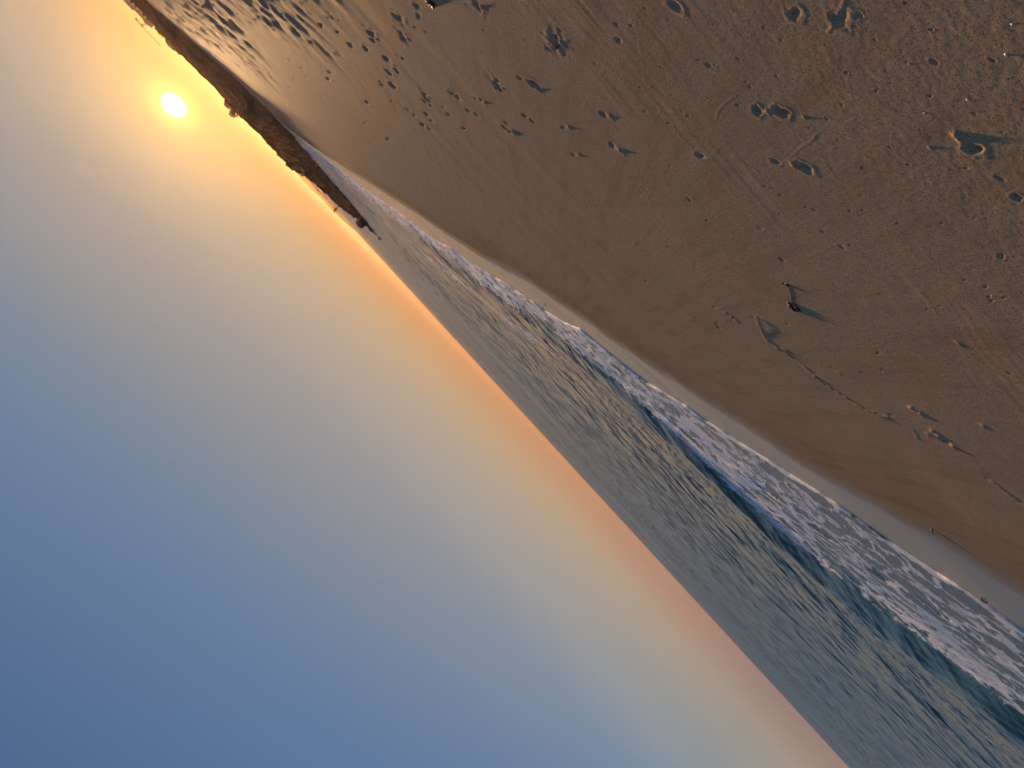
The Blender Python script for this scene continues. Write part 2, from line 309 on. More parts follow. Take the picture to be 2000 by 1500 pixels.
M_LEAF = simple('tree_foliage', (0.075, 0.062, 0.03), 0.9, 0.5, 1.2)
M_BARK = simple('tree_bark', (0.06, 0.04, 0.025), 0.9, 0.3, 2)
M_SKIN = simple('skin', (0.30, 0.17, 0.11), 0.6, 0.1, 10)
M_CLOTH = simple('dark_jacket', (0.035, 0.025, 0.03), 0.9, 0.2, 40)
M_TROUS = simple('dark_trousers', (0.05, 0.035, 0.035), 0.9, 0.2, 40)
M_HAIR = simple('dark_hair', (0.02, 0.013, 0.01), 0.7, 0.2, 60)
M_HULL = simple('boat_hull', (0.035, 0.025, 0.022), 0.6, 0.2, 2)
M_LIT = bpy.data.materials.new('lit_window'); M_LIT.use_nodes = True
_b = M_LIT.node_tree.nodes['Principled BSDF']; _b.inputs['Base Color'].default_value = (0.8, 0.6, 0.3, 1)
_b.inputs['Emission Color'].default_value = (1.0, 0.72, 0.25, 1); _b.inputs['Emission Strength'].default_value = 0.8

# ---------------------------------------------------------------- sand: one sheet, finer where the beach is seen close
def radii(r0, r1, h, k, cap):
    r = [r0]
    while r[-1] < r1: r.append(r[-1] + max(0.0012, min(r[-1]**2/(h*742)*k, r[-1]*cap)))
    return np.array(r)
FINE = np.radians(np.arange(-47, 47.001, 0.105))
az = np.concatenate([FINE, np.radians(np.arange(49, 312, 3.0))])
R = radii(1.25, 420, 1.75, 0.85, 0.022)
R = np.concatenate([[0.02, 0.3, 0.6, 0.9], R])
RR, AA = np.meshgrid(R, az, indexing='ij')
X = RR*np.sin(AA); Y = RR*np.cos(AA)
DR = np.gradient(R)[:, None]*np.ones_like(AA)
D = shore_d(X, Y)
Z = base_z(X, Y)
DM = shore_dm(X, Y)
wl = np.interp(Y, _WY, _WD)
wl = wl + 0.05*fbm(X*0.35, Y*0.35, 5, 3)
def att(lam): return sstep(1.3, 3.0, lam/np.maximum(DR, RR*0.002))
wetm = 1 - sstep(-0.60, 0.35, DM-wl + 0.12*fbm(X*0.9, Y*0.9, 6, 3))
dampm = 1 - sstep(0.0, 2.6, DM-wl+0.3*fbm(X*0.3, Y*0.3, 9, 2))
soft_ = sstep(0.0, 0.9, DM-wl)                                   # texture grows up the beach
Z += (0.0012*fbm(X*0.55, Y*0.55, 21, 3)*att(1.8) + 0.0002*fbm(X*2.6, Y*2.6, 22, 2)*att(0.38))*soft_
Z += (0.00025*fbm(X*11, Y*11, 23, 2)*att(0.09) + 0.00036*vnoise(X*34, Y*34, 25)*att(0.03))*soft_
cs, sn = math.cos(SHORE_ROT), math.sin(SHORE_ROT)
S_ = X*cs + Y*sn; T_ = -X*sn + Y*cs
strk = fbm(S_*13 + 0.5*vnoise(X*2, Y*2, 31), T_*0.9, 33, 3)
Z += 0.0010*sstep(3.5, 6.5, RR)*strk*att(0.075)*soft_*sstep(0.0, 0.7, fbm(X*0.7, Y*0.7, 35, 2)+0.25)
strk2 = fbm(S_*2.0 + 0.4*vnoise(X*0.5, Y*0.5, 47), T_*0.30, 48, 3)
Z += 0.0030*strk2*att(0.42)*sstep(0.3, 1.6, DM-wl)*sstep(6, 13, RR)*(0.5+0.5*sstep(-0.4, 0.5, fbm(X*0.25, Y*0.25, 49, 2)))
rpl = np.sin(2*math.pi*(S_/0.075) + 2.4*fbm(X*1.6, Y*1.6, 37, 2) + 1.2*T_)
Z += 0.0009*rpl*att(0.075)*sstep(0.5, 1.1, DM-wl)*(1-sstep(1.8, 3.2, DM-wl))*sstep(-0.1, 0.5, fbm(X*0.7+4, Y*0.7, 38, 2)+0.2)
# churned, trampled sand high up the beach
tramp = sstep(10.5, 17, D + 2.0*fbm(X*0.15, Y*0.15, 41, 2))*sstep(9, 17, RR)
rid = 1-np.abs(fbm(X*0.75, Y*0.75, 43, 3, gain=0.55))
Z += tramp*(0.17*(rid-0.6) + 0.08*fbm(X*1.7, Y*1.7, 45, 2)*att(0.6))
AI = np.arange(len(FINE))
def patch(cx, cy, rad):
    r = math.hypot(cx, cy); a = math.atan2(cx, cy)
    i0, i1 = np.searchsorted(R, r-rad), np.searchsorted(R, r+rad)+1
    da = rad/max(r, 0.1)
    j0, j1 = np.searchsorted(FINE, a-da), np.searchsorted(FINE, a+da)+1
    if i1-i0 < 2 or j1-j0 < 2 or j0 >= len(FINE): return None
    return (slice(max(i0, 0), i1), slice(max(j0, 0), min(j1, len(FINE))))
def pit(q, depth, rim=0.09, wall=0.10):
    return -depth*(1-sstep(wall, 1.02, q)) + rim*depth*np.exp(-((q-1.22)/0.24)**2)
def feature(cx, cy, ln, dp, kind, head):
    sl = patch(cx, cy, ln*1.5)
    if sl is None: return
    x = X[sl]-cx; y = Y[sl]-cy
    wob = 0.16*ln*vnoise(X[sl]*3.5/ln, Y[sl]*3.5/ln, 7)
    x = x + wob; y = y + 0.5*wob
    u = x*math.cos(head)+y*math.sin(head); v = -x*math.sin(head)+y*math.cos(head)
    if kind in 'ft':
        ball = np.hypot((u-0.20*ln)/(0.30*ln), v/(0.215*ln)); heel = np.hypot((u+0.27*ln)/(0.22*ln), v/(0.165*ln))
        q = np.minimum(ball, heel)
        mid_ = np.hypot((u+0.02*ln)/(0.34*ln), v/(0.12*ln))
        dz = pit(q, dp) + pit(mid_, dp*0.45, 0)*(q > 1)
        rr_ = np.hypot(u/(0.75*ln), v/(0.55*ln)); dz = dz + 0.30*dp*np.exp(-rr_**2*1.2)*sstep(0.9, 1.3, q)*fbm(X[sl]*9/ln**0.5, Y[sl]*9/ln**0.5, 13, 3)
        if kind == 't':
            for k in range(5):
                tq = np.hypot((u-(0.56-0.035*k*k*0.5)*ln)/(0.085*ln), (v-(-0.17+0.085*k)*ln)/(0.055*ln))
                dz = dz + pit(tq, dp*0.6, 0.15)
    elif kind == 'p':
        dz = pit(np.hypot(u/(0.50*ln), v/(0.33*ln)), dp)
    elif kind == 'm':
        q = np.hypot(u/(0.5*ln), v/(0.38*ln)); dz = dp*np.exp(-(q*1.15)**2.6)*(1+0.5*vnoise(X[sl]*60, Y[sl]*60, 3))
    else:
        dz = dp*np.exp(-(u/(0.42*ln))**2*1.6 - (np.abs(v)/(0.20*ln))**2)
    Z[sl] += dz
SUNP = math.atan2(math.sin(SUN_AZ)*-1, math.cos(SUN_AZ))        # a heading square to the sun
for i, (cx, cy, ln, dp, kd) in enumerate(FEAT):
    hd = {'r': -SUN_AZ + rng.normal(0, 0.35), 'm': rng.uniform(0, 3.1)}.get(kd, math.radians(72) + rng.normal(0, 0.5))
    k = 1.25 if kd in 'ftp' else 1.1
    feature(cx, cy, ln*k, min(dp, 0.28*ln*k)*{'m': 0.55, 'r': 0.5}.get(kd, 0.75), kd, hd)
for i in range(850):                                             # older prints further up the beach
    y = rng.uniform(11, 62); dd = rng.uniform(8.5, 22); x = shore_x(y)+dd*1.1
    if rng.random() > sstep(7.5, 15, dd): continue
    feature(x, y, rng.uniform(0.2, 0.36), rng.uniform(0.035, 0.08), 'f' if rng.random() < 0.7 else 'p', math.radians(70)+rng.normal(0, 0.6))
for i in range(260):                                             # pecks, scuffs and old dents
    y = rng.uniform(3, 26); dd = rng.uniform(5, 13); x = shore_x(y)+dd*1.04
    feature(x, y, rng.uniform(0.025, 0.09), rng.uniform(0.003, 0.008), 'p' if rng.random() < 0.85 else 'm', rng.uniform(0, 3.1))
for hx, hy in HOLES: feature(hx, hy, 0.021, 0.014, 'p', rng.uniform(0, 3))
for i in range(160):
    y = rng.uniform(1.8, 7.5); x = rng.uniform(-0.35, 0.45)*y
    if shore_d(x, y) > 4.5: feature(x, y, rng.uniform(0.008, 0.016), 0.008, 'p', rng.uniform(0, 3))
for pl, hh, w in RIDGE:
    P = np.array(pl); tt = np.linspace(0, len(P)-1, 40*len(P)); L = np.stack([np.interp(tt, range(len(P)), P[:, k]) for k in (0, 1)], 1)
    L = L + 0.006*np.stack([vnoise(tt*2.3, tt*0, 3), vnoise(tt*2.1, tt*0+5, 4)], 1)
    c = L.mean(0); sl = patch(c[0], c[1], np.hypot(*(L-c).T).max()+0.15)
    if sl is None: continue
    xs, ys = X[sl].ravel(), Y[sl].ravel(); d2 = np.full(xs.shape, 9.0)
    for a in L: d2 = np.minimum(d2, (xs-a[0])**2+(ys-a[1])**2)
    dd = np.sqrt(d2); ww = max(w, 0.007)
    dz = hh*np.exp(-(dd/ww)**2)*(1+0.5*vnoise(xs*45, ys*45, 5)) - 0.25*hh*np.exp(-((dd-2.2*ww)/ww)**2)
    Z[sl] += dz.reshape(X[sl].shape)
# swash rill crossing the wet sand
gnd = link('beach_sand', grid_mesh('beach_sand', X, Y, Z, keep=(D > -9), wrap=True, attrs={'wet': wetm, 'damp': dampm}), M_SAND)
tag(gnd, kind='structure')
def ground(x, y):
    r = math.hypot(x, y); a = math.atan2(x, y)
    i = int(np.clip(np.searchsorted(R, r), 1, len(R)-1)); j = int(np.clip(np.searchsorted(FINE, a), 1, len(FINE)-1))
    fr = (r-R[i-1])/(R[i]-R[i-1]); fa = (a-FINE[j-1])/(FINE[j]-FINE[j-1])
    return float((Z[i-1, j-1]*(1-fr)+Z[i, j-1]*fr)*(1-fa) + (Z[i-1, j]*(1-fr)+Z[i, j]*fr)*fa)

# ---------------------------------------------------------------- sea
wa = np.radians(np.concatenate([np.arange(-100, -47, 1.0), np.arange(-47, 47, 0.105), np.arange(47, 100, 1.0)]))
wr = np.concatenate([radii(8.5, 3900, 3.1, 0.36, 0.02)])
WR, WA = np.meshgrid(wr, wa, indexing='ij'); WX = WR*np.sin(WA); WY_ = WR*np.cos(WA)
wdr = np.gradient(wr)
WDd = shore_d(WX, WY_)
WZ = np.zeros_like(WX); lost = np.zeros_like(WX)
NW = 84
lam = np.geomspace(0.15, 1.8, NW); mean = math.atan2(-0.30, 0.95)
depthf = sstep(-0.3, -9, WDd)
for k in range(NW):
    th = mean + rng.normal(0, 0.22 if lam[k] < 1.2 else 0.12); K = 2*math.pi/lam[k]
    ka = 0.0130*(0.85+0.3*rng.random())*(1.75 if lam[k] < 0.5 else 0.38)
    kx, ky = K*math.cos(th), K*math.sin(th)
    kr = np.abs(kx*np.sin(wa)+ky*np.cos(wa))[None, :]
    at = sstep(2.2, 4.5, 2*math.pi/(kr*wdr[:, None]+1e-9))
    at *= sstep(1.6, 3.2, lam[k]/(wr*math.radians(0.105)))[:, None]
    ph = kx*WX + ky*WY_ + rng.uniform(0, 6.28)
    WZ += at*(ka/K)*np.sin(ph)
    lost += (1-at)*ka*ka/2
WZ *= 0.20+0.80*depthf
gust = 0.75+0.5*fbm(WX*0.03, WY_*0.03, 61, 2)
# the low breaker that has just formed, and the swell behind it
cd = np.interp(WY_, CREST_Y, CREST_D) + 0.4*fbm(WY_*0.16, WY_*0+3.3, 51, 2)
q = WDd-cd
ch = np.interp(WY_, [8, 16, 21, 25, 30, 38, 60], [0.20, 0.23, 0.23, 0.18, 0.13, 0.08, 0.04])
WZ += ch*np.where(q < 0, np.exp(-(q/2.2)**2), np.exp(-(q/1.15)**2)) - 0.22*ch*np.exp(-((q-2.4)/1.0)**2)
for off, hh, wd in ((-9.5, 0.08, 1.6), (-19, 0.09, 2.0), (-31, 0.09, 2.4), (-47, 0.10, 3.0), (-70, 0.11, 3.6)):
    wob = off + 2.2*fbm(WY_*0.03+off, WX*0.0+off, 55, 2)
    qq = q-wob
    WZ += hh*np.where(qq < 0, np.exp(-(qq/(wd*1.5))**2), np.exp(-(qq/(wd*0.62))**2))*(0.55+0.6*vnoise(WY_*0.07, WX*0+off, 57))
for off, hh in ((-1.1, 0.03), (-2.6, 0.035), (-3.9, 0.03)):
    qq = WDd - off - 0.55*fbm(WY_*0.45, WY_*0+off, 58, 3)
    WZ += hh*np.where(qq < 0, np.exp(-(qq/0.7)**2), np.exp(-(qq/0.16)**2))*sstep(-0.5, 0.6, vnoise(WY_*0.25, WY_*0+off, 59)+0.2)
edge = WDd + 0.09*fbm(WY_*0.8, WY_*0, 62, 3)
WZ += np.where(edge < 0, 0.022*np.sqrt(1-np.exp(np.minimum(edge, 0)/0.12)), -0.9*edge) + np.where(edge < 0, 0.02*np.exp(edge/1.5), 0.02)
# foam cover
al = fbm(WY_*0.35, WDd*0.5, 71, 3)
far_ = sstep(24, 46, WY_)
f_edge = np.exp(-(np.minimum(edge, 0)/0.16)**2)*0.62
f_sw = 0.34*np.exp(-((WDd+1.0)/1.3)**2) + 0.10*al
f_toe = (0.40+0.20*al)*np.exp(-((q-2.1-0.45*al)/0.75)**2)*(1-0.45*far_)
f_mid = 0.33*sstep(1.5, 2.6, q)
near_ = sstep(12, 22, WY_)
foam = np.maximum(np.maximum(f_toe, f_mid*(0.75+0.45*near_+0.3*al)), np.maximum(f_edge, f_sw*(0.55+0.6*near_)))
foam = foam*sstep(0.5, 1.7, q + 0.5*al)
foam = np.maximum(foam, f_edge)
foam2 = 0.40*np.exp(-((q+1.9+0.8*al)/0.8)**2)*far_*sstep(0.0, 0.5, al+0.2)
foam = np.clip(np.maximum(foam, foam2), 0, 1)
shal = sstep(-7.5, -1.0, q*0 + WDd)*sstep(1.0, 3.0, q)
chop = np.sqrt(lost)*36.0*gust
WZ = np.where(WDd > 0.7, -1.5, WZ)
sea = link('sea_water', grid_mesh('sea_water', WX, WY_, WZ, keep=(WDd < 0.45), attrs={'foam': foam, 'shallow': shal, 'chop': chop, 'lost': 0.25*np.clip(lost/lost.max(), 0, 1)**0.8}), M_SEA)
tag(sea, kind='structure')

# ---------------------------------------------------------------- headland behind the beach
HA = np.array([386, 389, 396, 410, 420, 424, 431, 438, 442, 452, 470, 485, 531, 577, 606, 632, 655, 706, 745, 786, 841, 876, 908, 961, 975, 1010, 1060, 1250, 1600])
HB = np.array([-29, -27.5, -25, -23, -24, -20, -14, -16, -21, -17.5, -14.5, -13, -9, -3, 4, 7.5, 8.5, 9.5, 10.5, 10, 11.5, 13, 15, 16, 16.5, 15, 16, 18, 20])
FA = np.array([386, 440, 483, 531, 599, 662, 697, 748, 836, 991, 1250, 1600]); FY = np.array([169, 152, 142, 136, 129, 119, 108, 101, 104, 112, 115, 115])
na, nv = 700, 120
aa = np.concatenate([np.linspace(386, 700, 420), np.linspace(700, 1600, 281)[1:]]); vv = np.linspace(-0.15, 2, nv)
A2, V2 = np.meshgrid(aa, vv, indexing='ij')
yb = np.interp(A2, FA, FY); wdt = np.interp(A2, [386, 420, 480, 600, 800, 1600], [2.5, 5, 12, 20, 26, 34])
yr = yb + wdt
zt = EYE + np.interp(A2, HA, HB)/1450*yr
HY = yb + V2*wdt; HX = A2/1450*np.where(V2 > 1, yr + (HY-yr)*0.6, HY)
z0 = np.where(A2 < 662, -0.35, np.minimum(base_z(A2/1450*yb, yb), zt)-0.25)
prof = np.where(V2 < 1, 1-(1-np.clip(V2, 0, 1))**1.9, 1-(np.clip(V2-1, 0, 1))**2*1.2) - np.where(V2 < 0, -V2*2, 0)
HZ = z0 + (zt-z0)*prof
hgt = np.clip((zt-z0), 0.15, 6)
bush = fbm(HX*0.55, HY*0.55, 81, 4, gain=0.6)
HZ += np.clip(V2*3, 0, 1)*(0.07*hgt*bush + 0.035*np.minimum(hgt, 2)*fbm(HX*2.2, HY*2.2, 83, 3))
hd = link('headland', grid_mesh('headland', HX, HY, HZ), M_HEAD); tag(hd, kind='structure')

def rock_bm(rad, seed, flat=0.7):
    bm = bmesh.new(); bmesh.ops.create_icosphere(bm, subdivisions=3, radius=rad)
    for v in bm.verts:
        n_ = v.co.normalized(); k = 1+0.38*mnoise.noise(n_*1.6+Vector((seed*7.1, seed, 3))) + 0.16*mnoise.noise(n_*4.5+Vector((seed, 2, seed*3)))
        v.co = Vector((n_.x*1.15, n_.y, n_.z*flat))*rad*k
    return bm
def head_z(a, v):
    i = int(np.argmin(abs(aa-a))); j = int(np.argmin(abs(vv-v))); return HX[i, j], HY[i, j], HZ[i, j]
# boulders along the crest and foot of the point
protos = []
for k in range(4):
    o = bm_obj('boulder', rock_bm(0.55, k+1, 0.75), M_ROCK); protos.append(o)
spots = [(x, 1.0, s) for x, s in ((408, .5), (452, .7), (462, .8), (474, .7), (489, 1.0), (497, .8), (506, .9), (515, .7), (524, 1.1), (533, .8), (543, 1.0), (552, .8), (561, 1.1), (571, .9), (580, 1.2), (592, 1.0), (604, 1.1))] + \
        [(x, 0.12, s) for x, s in ((400, .5), (433, .8), (447, .9), (468, .8), (490, 1.0), (515, .9), (540, .8), (572, .9), (606, .8))]
for i, (a, v, s) in enumerate(spots):
    o = protos[i % 4] if i < 4 else protos[i % 4].copy()
    if i >= 4: C.objects.link(o)
    x, y, z = head_z(a, v); o.location = (x, y, z+0.05*s); o.scale = (s*1.2, s, s*0.8); o.rotation_euler = (0, 0, i*2.1)
    tag(o, 'dark brown boulder among the jagged rocks along the crest of the point' if v == 1.0 else 'dark brown boulder at the waterline along the foot of the rocky point', 'rock',
        'boulders along the crest of the point' if v == 1.0 else 'boulders at the foot of the point')
x, y, z = head_z(431, 1.0)
o = bm_obj('boulder', rock_bm(1.0, 9, 0.8), M_ROCK, loc=(x, y-0.5, z-0.45)); tag(o, 'largest dark rock, a steep hump standing near the seaward end of the point', 'rock')
o = bm_obj('boulder', rock_bm(0.42, 12, 0.7), M_ROCK, loc=(384/1450*169, 169, 0.1)); tag(o, 'small low rock in the water off the very tip of the point', 'rock')

# scrub clumps standing up on the skyline of the headland
def clump(name, w, h, seed, n=420):
    bm = bmesh.new(); r_ = random.Random(seed)
    for i in range(n):
        while True:
            q_ = Vector((r_.uniform(-1, 1), r_.uniform(-1, 1), r_.uniform(0, 1)))
            if (q_.x**2+q_.y**2)+ (q_.z-0.1)**2 < 1.0+0.25*mnoise.noise(q_*2.2+Vector((seed, 0, 0))): break
        c_ = Vector((q_.x*w/2, q_.y*w/2, q_.z*h)); s_ = 0.09*w*r_.uniform(0.6, 1.3)
        u = Vector((r_.gauss(0, 1), r_.gauss(0, 1), r_.gauss(0, 1))).normalized(); w_ = u.orthogonal().normalized()
        bm.faces.new([bm.verts.new(c_+u*s_), bm.verts.new(c_+w_*s_*0.5), bm.verts.new(c_-u*s_), bm.verts.new(c_-w_*s_*0.5)])
    return bm
def shrub(name, loc, w, h, seed, label, group=None):
    e = empty(name, loc)
    bm_obj('foliage', clump('foliage', w, h, seed), M_LEAF, e)
    bm = bmesh.new(); tube(bm, [(0, 0, -0.3), (0.05, 0, h*0.3), (0.1, 0.05, h*0.6)], [0.08, 0.06, 0.03]); bm_obj('stem', bm, M_BARK, e)
    tag(e, label, 'shrub', group); return e
for i, (a, w, h, lb) in enumerate(((778, 1.5, 0.75, 'broad dark shrub on the headland skyline below the sun, first of a close pair'),
                                   (758, 1.3, 1.0, 'taller square topped shrub on the headland skyline, second of a close pair'),
                                   (640, 0.9, 0.6, 'small lone shrub on the headland skyline where the slope starts to fall'),
                                   (612, 0.8, 0.45, 'low shrub at the edge where the headland crest drops to rocks'))):
    x, y, z = head_z(a, 1.0); shrub('shrub', (x, y, z-0.12), w*1.25, h+0.25, i+3, lb)

# ---------------------------------------------------------------- person on the rocks
def skin_mesh(joints, edges, radii_, sub=2):
    me = bpy.data.meshes.new('tmp'); me.from_pydata(joints, edges, []); o = bpy.data.objects.new('tmp', me); C.objects.link(o)
    md = o.modifiers.new('s', 'SKIN'); 
    for i, v in enumerate(me.skin_vertices[0].data): v.radius = radii_[i] if isinstance(radii_[i], tuple) else (radii_[i], radii_[i]); v.use_root = (i == 0)
    md2 = o.modifiers.new('u', 'SUBSURF'); md2.levels = sub
    dg = bpy.context.evaluated_depsgraph_get(); m2 = bpy.data.meshes.new_from_object(o.evaluated_get(dg))
    bpy.data.objects.remove(o); bpy.data.meshes.remove(me)
    for p_ in m2.polygons: p_.use_smooth = True
    return m2
J = [(0, 0, .93), (0, 0, 1.12), (0, 0, 1.34), (0, 0, 1.47), (0, -.01, 1.58), (0, -.01, 1.69),
     (-.09, 0, .88), (-.11, .01, .48), (-.12, .03, .08), (-.12, -.10, .04), (.09, 0, .88), (.12, -.03, .48), (.13, 0, .08), (.13, -.13, .04),
     (-.19, 0, 1.38), (-.24, .02, 1.12), (-.22, -.08, .90), (-.21, -.11, .80), (.19, 0, 1.38), (.25, .03, 1.12), (.24, -.06, .90), (.23, -.09, .80)]
E = [(0, 1), (1, 2), (2, 3), (3, 4), (4, 5), (0, 6), (6, 7), (7, 8), (8, 9), (0, 10), (10, 11), (11, 12), (12, 13), (2, 14), (14, 15), (15, 16), (16, 17), (2, 18), (18, 19), (19, 20), (20, 21)]
RD = [(.15, .10), (.14, .10), (.15, .10), .055, .09, .085, .09, .06, .042, .035, .09, .06, .042, .035, .06, .045, .033, .03, .06, .045, .033, .03]
per = empty('person', (0, 0, 0), math.radians(25))
px_, py_, pz_ = 484/1450*157.5, 157.5, EYE - 10.5/1450*157.5
per.location = (px_, py_, pz_)
link('body', skin_mesh(J, E, RD), M_SKIN, per)
jk = [0, 1, 2, 14, 15, 16, 18, 19, 20]
link('jacket', skin_mesh([J[i] for i in jk], [(0, 1), (1, 2), (2, 3), (3, 4), (4, 5), (2, 6), (6, 7), (7, 8)], [(.165, .12), (.155, .115), (.165, .115), .075, .06, .045, .075, .06, .045]), M_CLOTH, per)
tk = [0, 6, 7, 8, 10, 11, 12]
link('trousers', skin_mesh([J[i] for i in tk], [(0, 1), (1, 2), (2, 3), (0, 4), (4, 5), (5, 6)], [(.16, .12), .105, .075, .058, .105, .075, .058]), M_TROUS, per)
bm = bmesh.new(); bmesh.ops.create_uvsphere(bm, u_segments=14, v_segments=10, radius=0.112)
for v in bm.verts:
    v.co = Vector((v.co.x*0.92, v.co.y+0.02, v.co.z+1.665))
for f in [f for f in bm.faces if f.calc_center_median().z < 1.62 and f.calc_center_median().y < 0.03]: bm.faces.remove(f)
bm_obj('hair', bm, M_HAIR, per, smooth=True)
# face, hands and feet stay on the one body mesh
tag(per, 'person in dark clothes standing upright on the rocks of the point', 'person')
st_rock = bm_obj('boulder', rock_bm(0.62, 15, 0.6), M_ROCK, loc=(px_, py_, pz_-0.33)); tag(st_rock, 'flat topped dark rock under the feet of the standing person', 'rock')

# ---------------------------------------------------------------- far shore, jetty, beacon, boats
def land_strip(name, pts, depth, m, seed, n=160):
    # pts: (x, y, height)
    P = np.array(pts, float); tt = np.linspace(0, 1, n); k = np.linspace(0, 1, len(P))
    xs, ys, hs = (np.interp(tt, k, P[:, i]) for i in range(3))
    hs = hs*(1+0.22*fbm(tt*26, tt*0, seed, 3)); prof = np.array([-0.2, 0.5, 0.9, 1.0, 0.6, -0.1]); off = np.array([-.5, -.35, -.15, 0.1, .35, .5])*depth
    return link(name, grid_mesh(name, xs[:, None]+0*off, ys[:, None]+off, hs[:, None]*prof), m)
o = land_strip('far_shore_hills', [(3000*a/1450, 3000, 3.2+b/1450*3000) for a, b in ((432, -1.2), (450, 1.4), (470, 3.2), (486, 4.4), (528, 6.0), (570, 6.6), (640, 7), (800, 8))], 200, M_FARLAND, 3); tag(o, kind='structure')
jy = 1500.0
o = land_strip('rubble_jetty', [(jy*a/1450, jy, z) for a, z in ((472, 0.6), (478, 2.0), (488, 3.2), (540, 3.6), (640, 3.8), (760, 4))], 16, M_JETTY, 8, 240)
tag(o, 'long low dark stone jetty lying in front of the far shore', 'jetty')
bc = empty('harbour_beacon', (jy*487/1450, jy, 3.0))
bm = bmesh.new(); tube(bm, [(0, 0, -0.5), (0, 0, 3.6)], [0.55, 0.4], 10); bm_obj('tower', bm, M_CONC, bc)
bm = bmesh.new(); tube(bm, [(0, 0, 3.6), (0, 0, 3.75)], 0.75, 10); bm_obj('gallery', bm, M_CONC, bc)
bm = bmesh.new(); tube(bm, [(0, 0, 3.75), (0, 0, 4.5), (0, 0, 4.9)], [0.36, 0.36, 0.05], 10); bm_obj('lantern', bm, M_GLASS, bc)
tag(bc, 'small dark beacon standing at the end of the stone jetty', 'beacon')
def boat(loc, L, cab, label, rz):
    e = empty('motor_boat', loc, rz)
    bm = bmesh.new(); W = L*0.30; H = L*0.14
    sec = [(-.5, .75, .0), (-.25, 1, .0), (.1, 1, .05), (.35, .62, .25), (.5, .04, .5)]
    rings = []
    for u, w, rise in sec:
        rings.append([bm.verts.new((u*L, s*W/2*w*k, z)) for s, k, z in ((-1, 1, H*(1+rise)), (-1, .7, 0), (0, 0, -H*.5), (1, .7, 0), (1, 1, H*(1+rise)))])
    for a_, b_ in zip(rings, rings[1:]):
        for k in range(4): bm.faces.new((a_[k], a_[k+1], b_[k+1], b_[k]))
        bm.faces.new((a_[4], a_[0], b_[0], b_[4]))
    bm.faces.new(rings[0]); bm_obj('hull', bm, M_HULL, e)
    if cab:
        bm = bmesh.new(); box(bm, -L*.18, L*.12, -W*.3, W*.3, H, H+L*.2); bm_obj('cabin', bm, M_HULL, e)
        bm = bmesh.new(); tube(bm, [(-L*.1, 0, H+L*.2), (-L*.1, 0, H+L*.42)], L*.012); bm_obj('mast', bm, M_HULL, e)
    else:
        bm = bmesh.new(); box(bm, -L*.35, -L*.31, -W*.35, W*.35, H*0.7, H*1.25); bm_obj('seat', bm, M_HULL, e)
    tag(e, label, 'boat')
boat((145/1450*2300, 2300, 0.15), 8.0, True, 'tiny dark boat with a cabin breaking the sea horizon', math.radians(15))
boat((57.5/1450*1250, 1250, 0.1), 5.6, False, 'low flat dark open boat lying just below the sea horizon', math.radians(4))

# ---------------------------------------------------------------- town behind the dunes
def building(name, loc, W, Dp, H, rz, label, cat, roofs, floors, ncol, lit=None):
    e = empty(name, loc, rz)
    bm = bmesh.new(); box(bm, -W/2, W/2, -Dp/2, Dp/2, -3, H); bm_obj('wall', bm, M_WALL, e)
    bm = bmesh.new(); box(bm, -W/2-.25, W/2+.25, -Dp/2-.25, Dp/2+.25, H, H+.35); r_ = bm_obj('roof', bm, M_ROOF, e)
    for x0, x1, hh in roofs:
        bm = bmesh.new(); box(bm, x0, x1, -Dp*.2, Dp*.2, H+.35, H+.35+hh); bm_obj('roof_structure', bm, M_WALL, r_)
    for f in range(floors):
        for k in range(ncol):
            x = -W/2 + (k+.5)*W/ncol; z = 1.0+f*2.9
            bm = bmesh.new(); box(bm, x-.65, x+.65, -Dp/2-.05, -Dp/2+.1, z, z+1.4)
            w_ = bm_obj('window', bm, M_LIT if (f, k) in (lit or ()) else M_GLASS, e)
    tag(e, label, cat); return e
bd = 350.0
def bx_(a): return a/1450*bd
building('beach_house', (bx_(1090), bd, 2.9), bx_(62), 9, 6.6, math.radians(-18), 'pale block on the far dune nearest the picture edge, with a flat roof', 'house', [(-4, -1, .9)], 2, 5)
building('beach_house', (bx_(1028), bd, 2.7), bx_(58), 9, 6.0, math.radians(-18), 'pale long house with one strip of lit windows below the crane', 'house', [(2.5, 5.5, .8), (-6, -4, .5)], 2, 6, lit=((0, 2), (0, 3)))
building('beach_house', (bx_(990), bd-14, 2.3), bx_(22), 7, 4.2, math.radians(-18), 'small lower house beside the lit one, next to the headland slope', 'house', [(-1, .5, .5)], 1, 2)
def tree(loc, w, h, seed, label):
    e = empty('tree', loc); bm_obj('crown', clump('crown', w, h*.8, seed, 500), M_LEAF, e, (0, 0, h*.25))
    bm = bmesh.new(); tube(bm, [(0, 0, -2), (.1, 0, h*.3), (.05, .1, h*.7)], [.3, .22, .08]); bm_obj('trunk', bm, M_BARK, e)
    tag(e, label, 'tree', 'hazy trees behind the dune')
for i, (a, w, h) in enumerate(((972, 7, 5.4), (953, 9, 5.0), (936, 8, 5.8), (921, 6, 5.2))):
    tree((a/1450*(bd-40), bd-40, 2.0), w, h, 20+i, ('pale tree beside the small house behind the dune', 'wide low crowned tree in the middle of the row behind the dune', 'tallest tree of the row behind the dune', 'narrow end tree of the row behind the dune, nearest the sun')[i])
cy = 620.0
cr = empty('tower_crane', (1003/1450*cy, cy, 2.5), math.radians(-6))
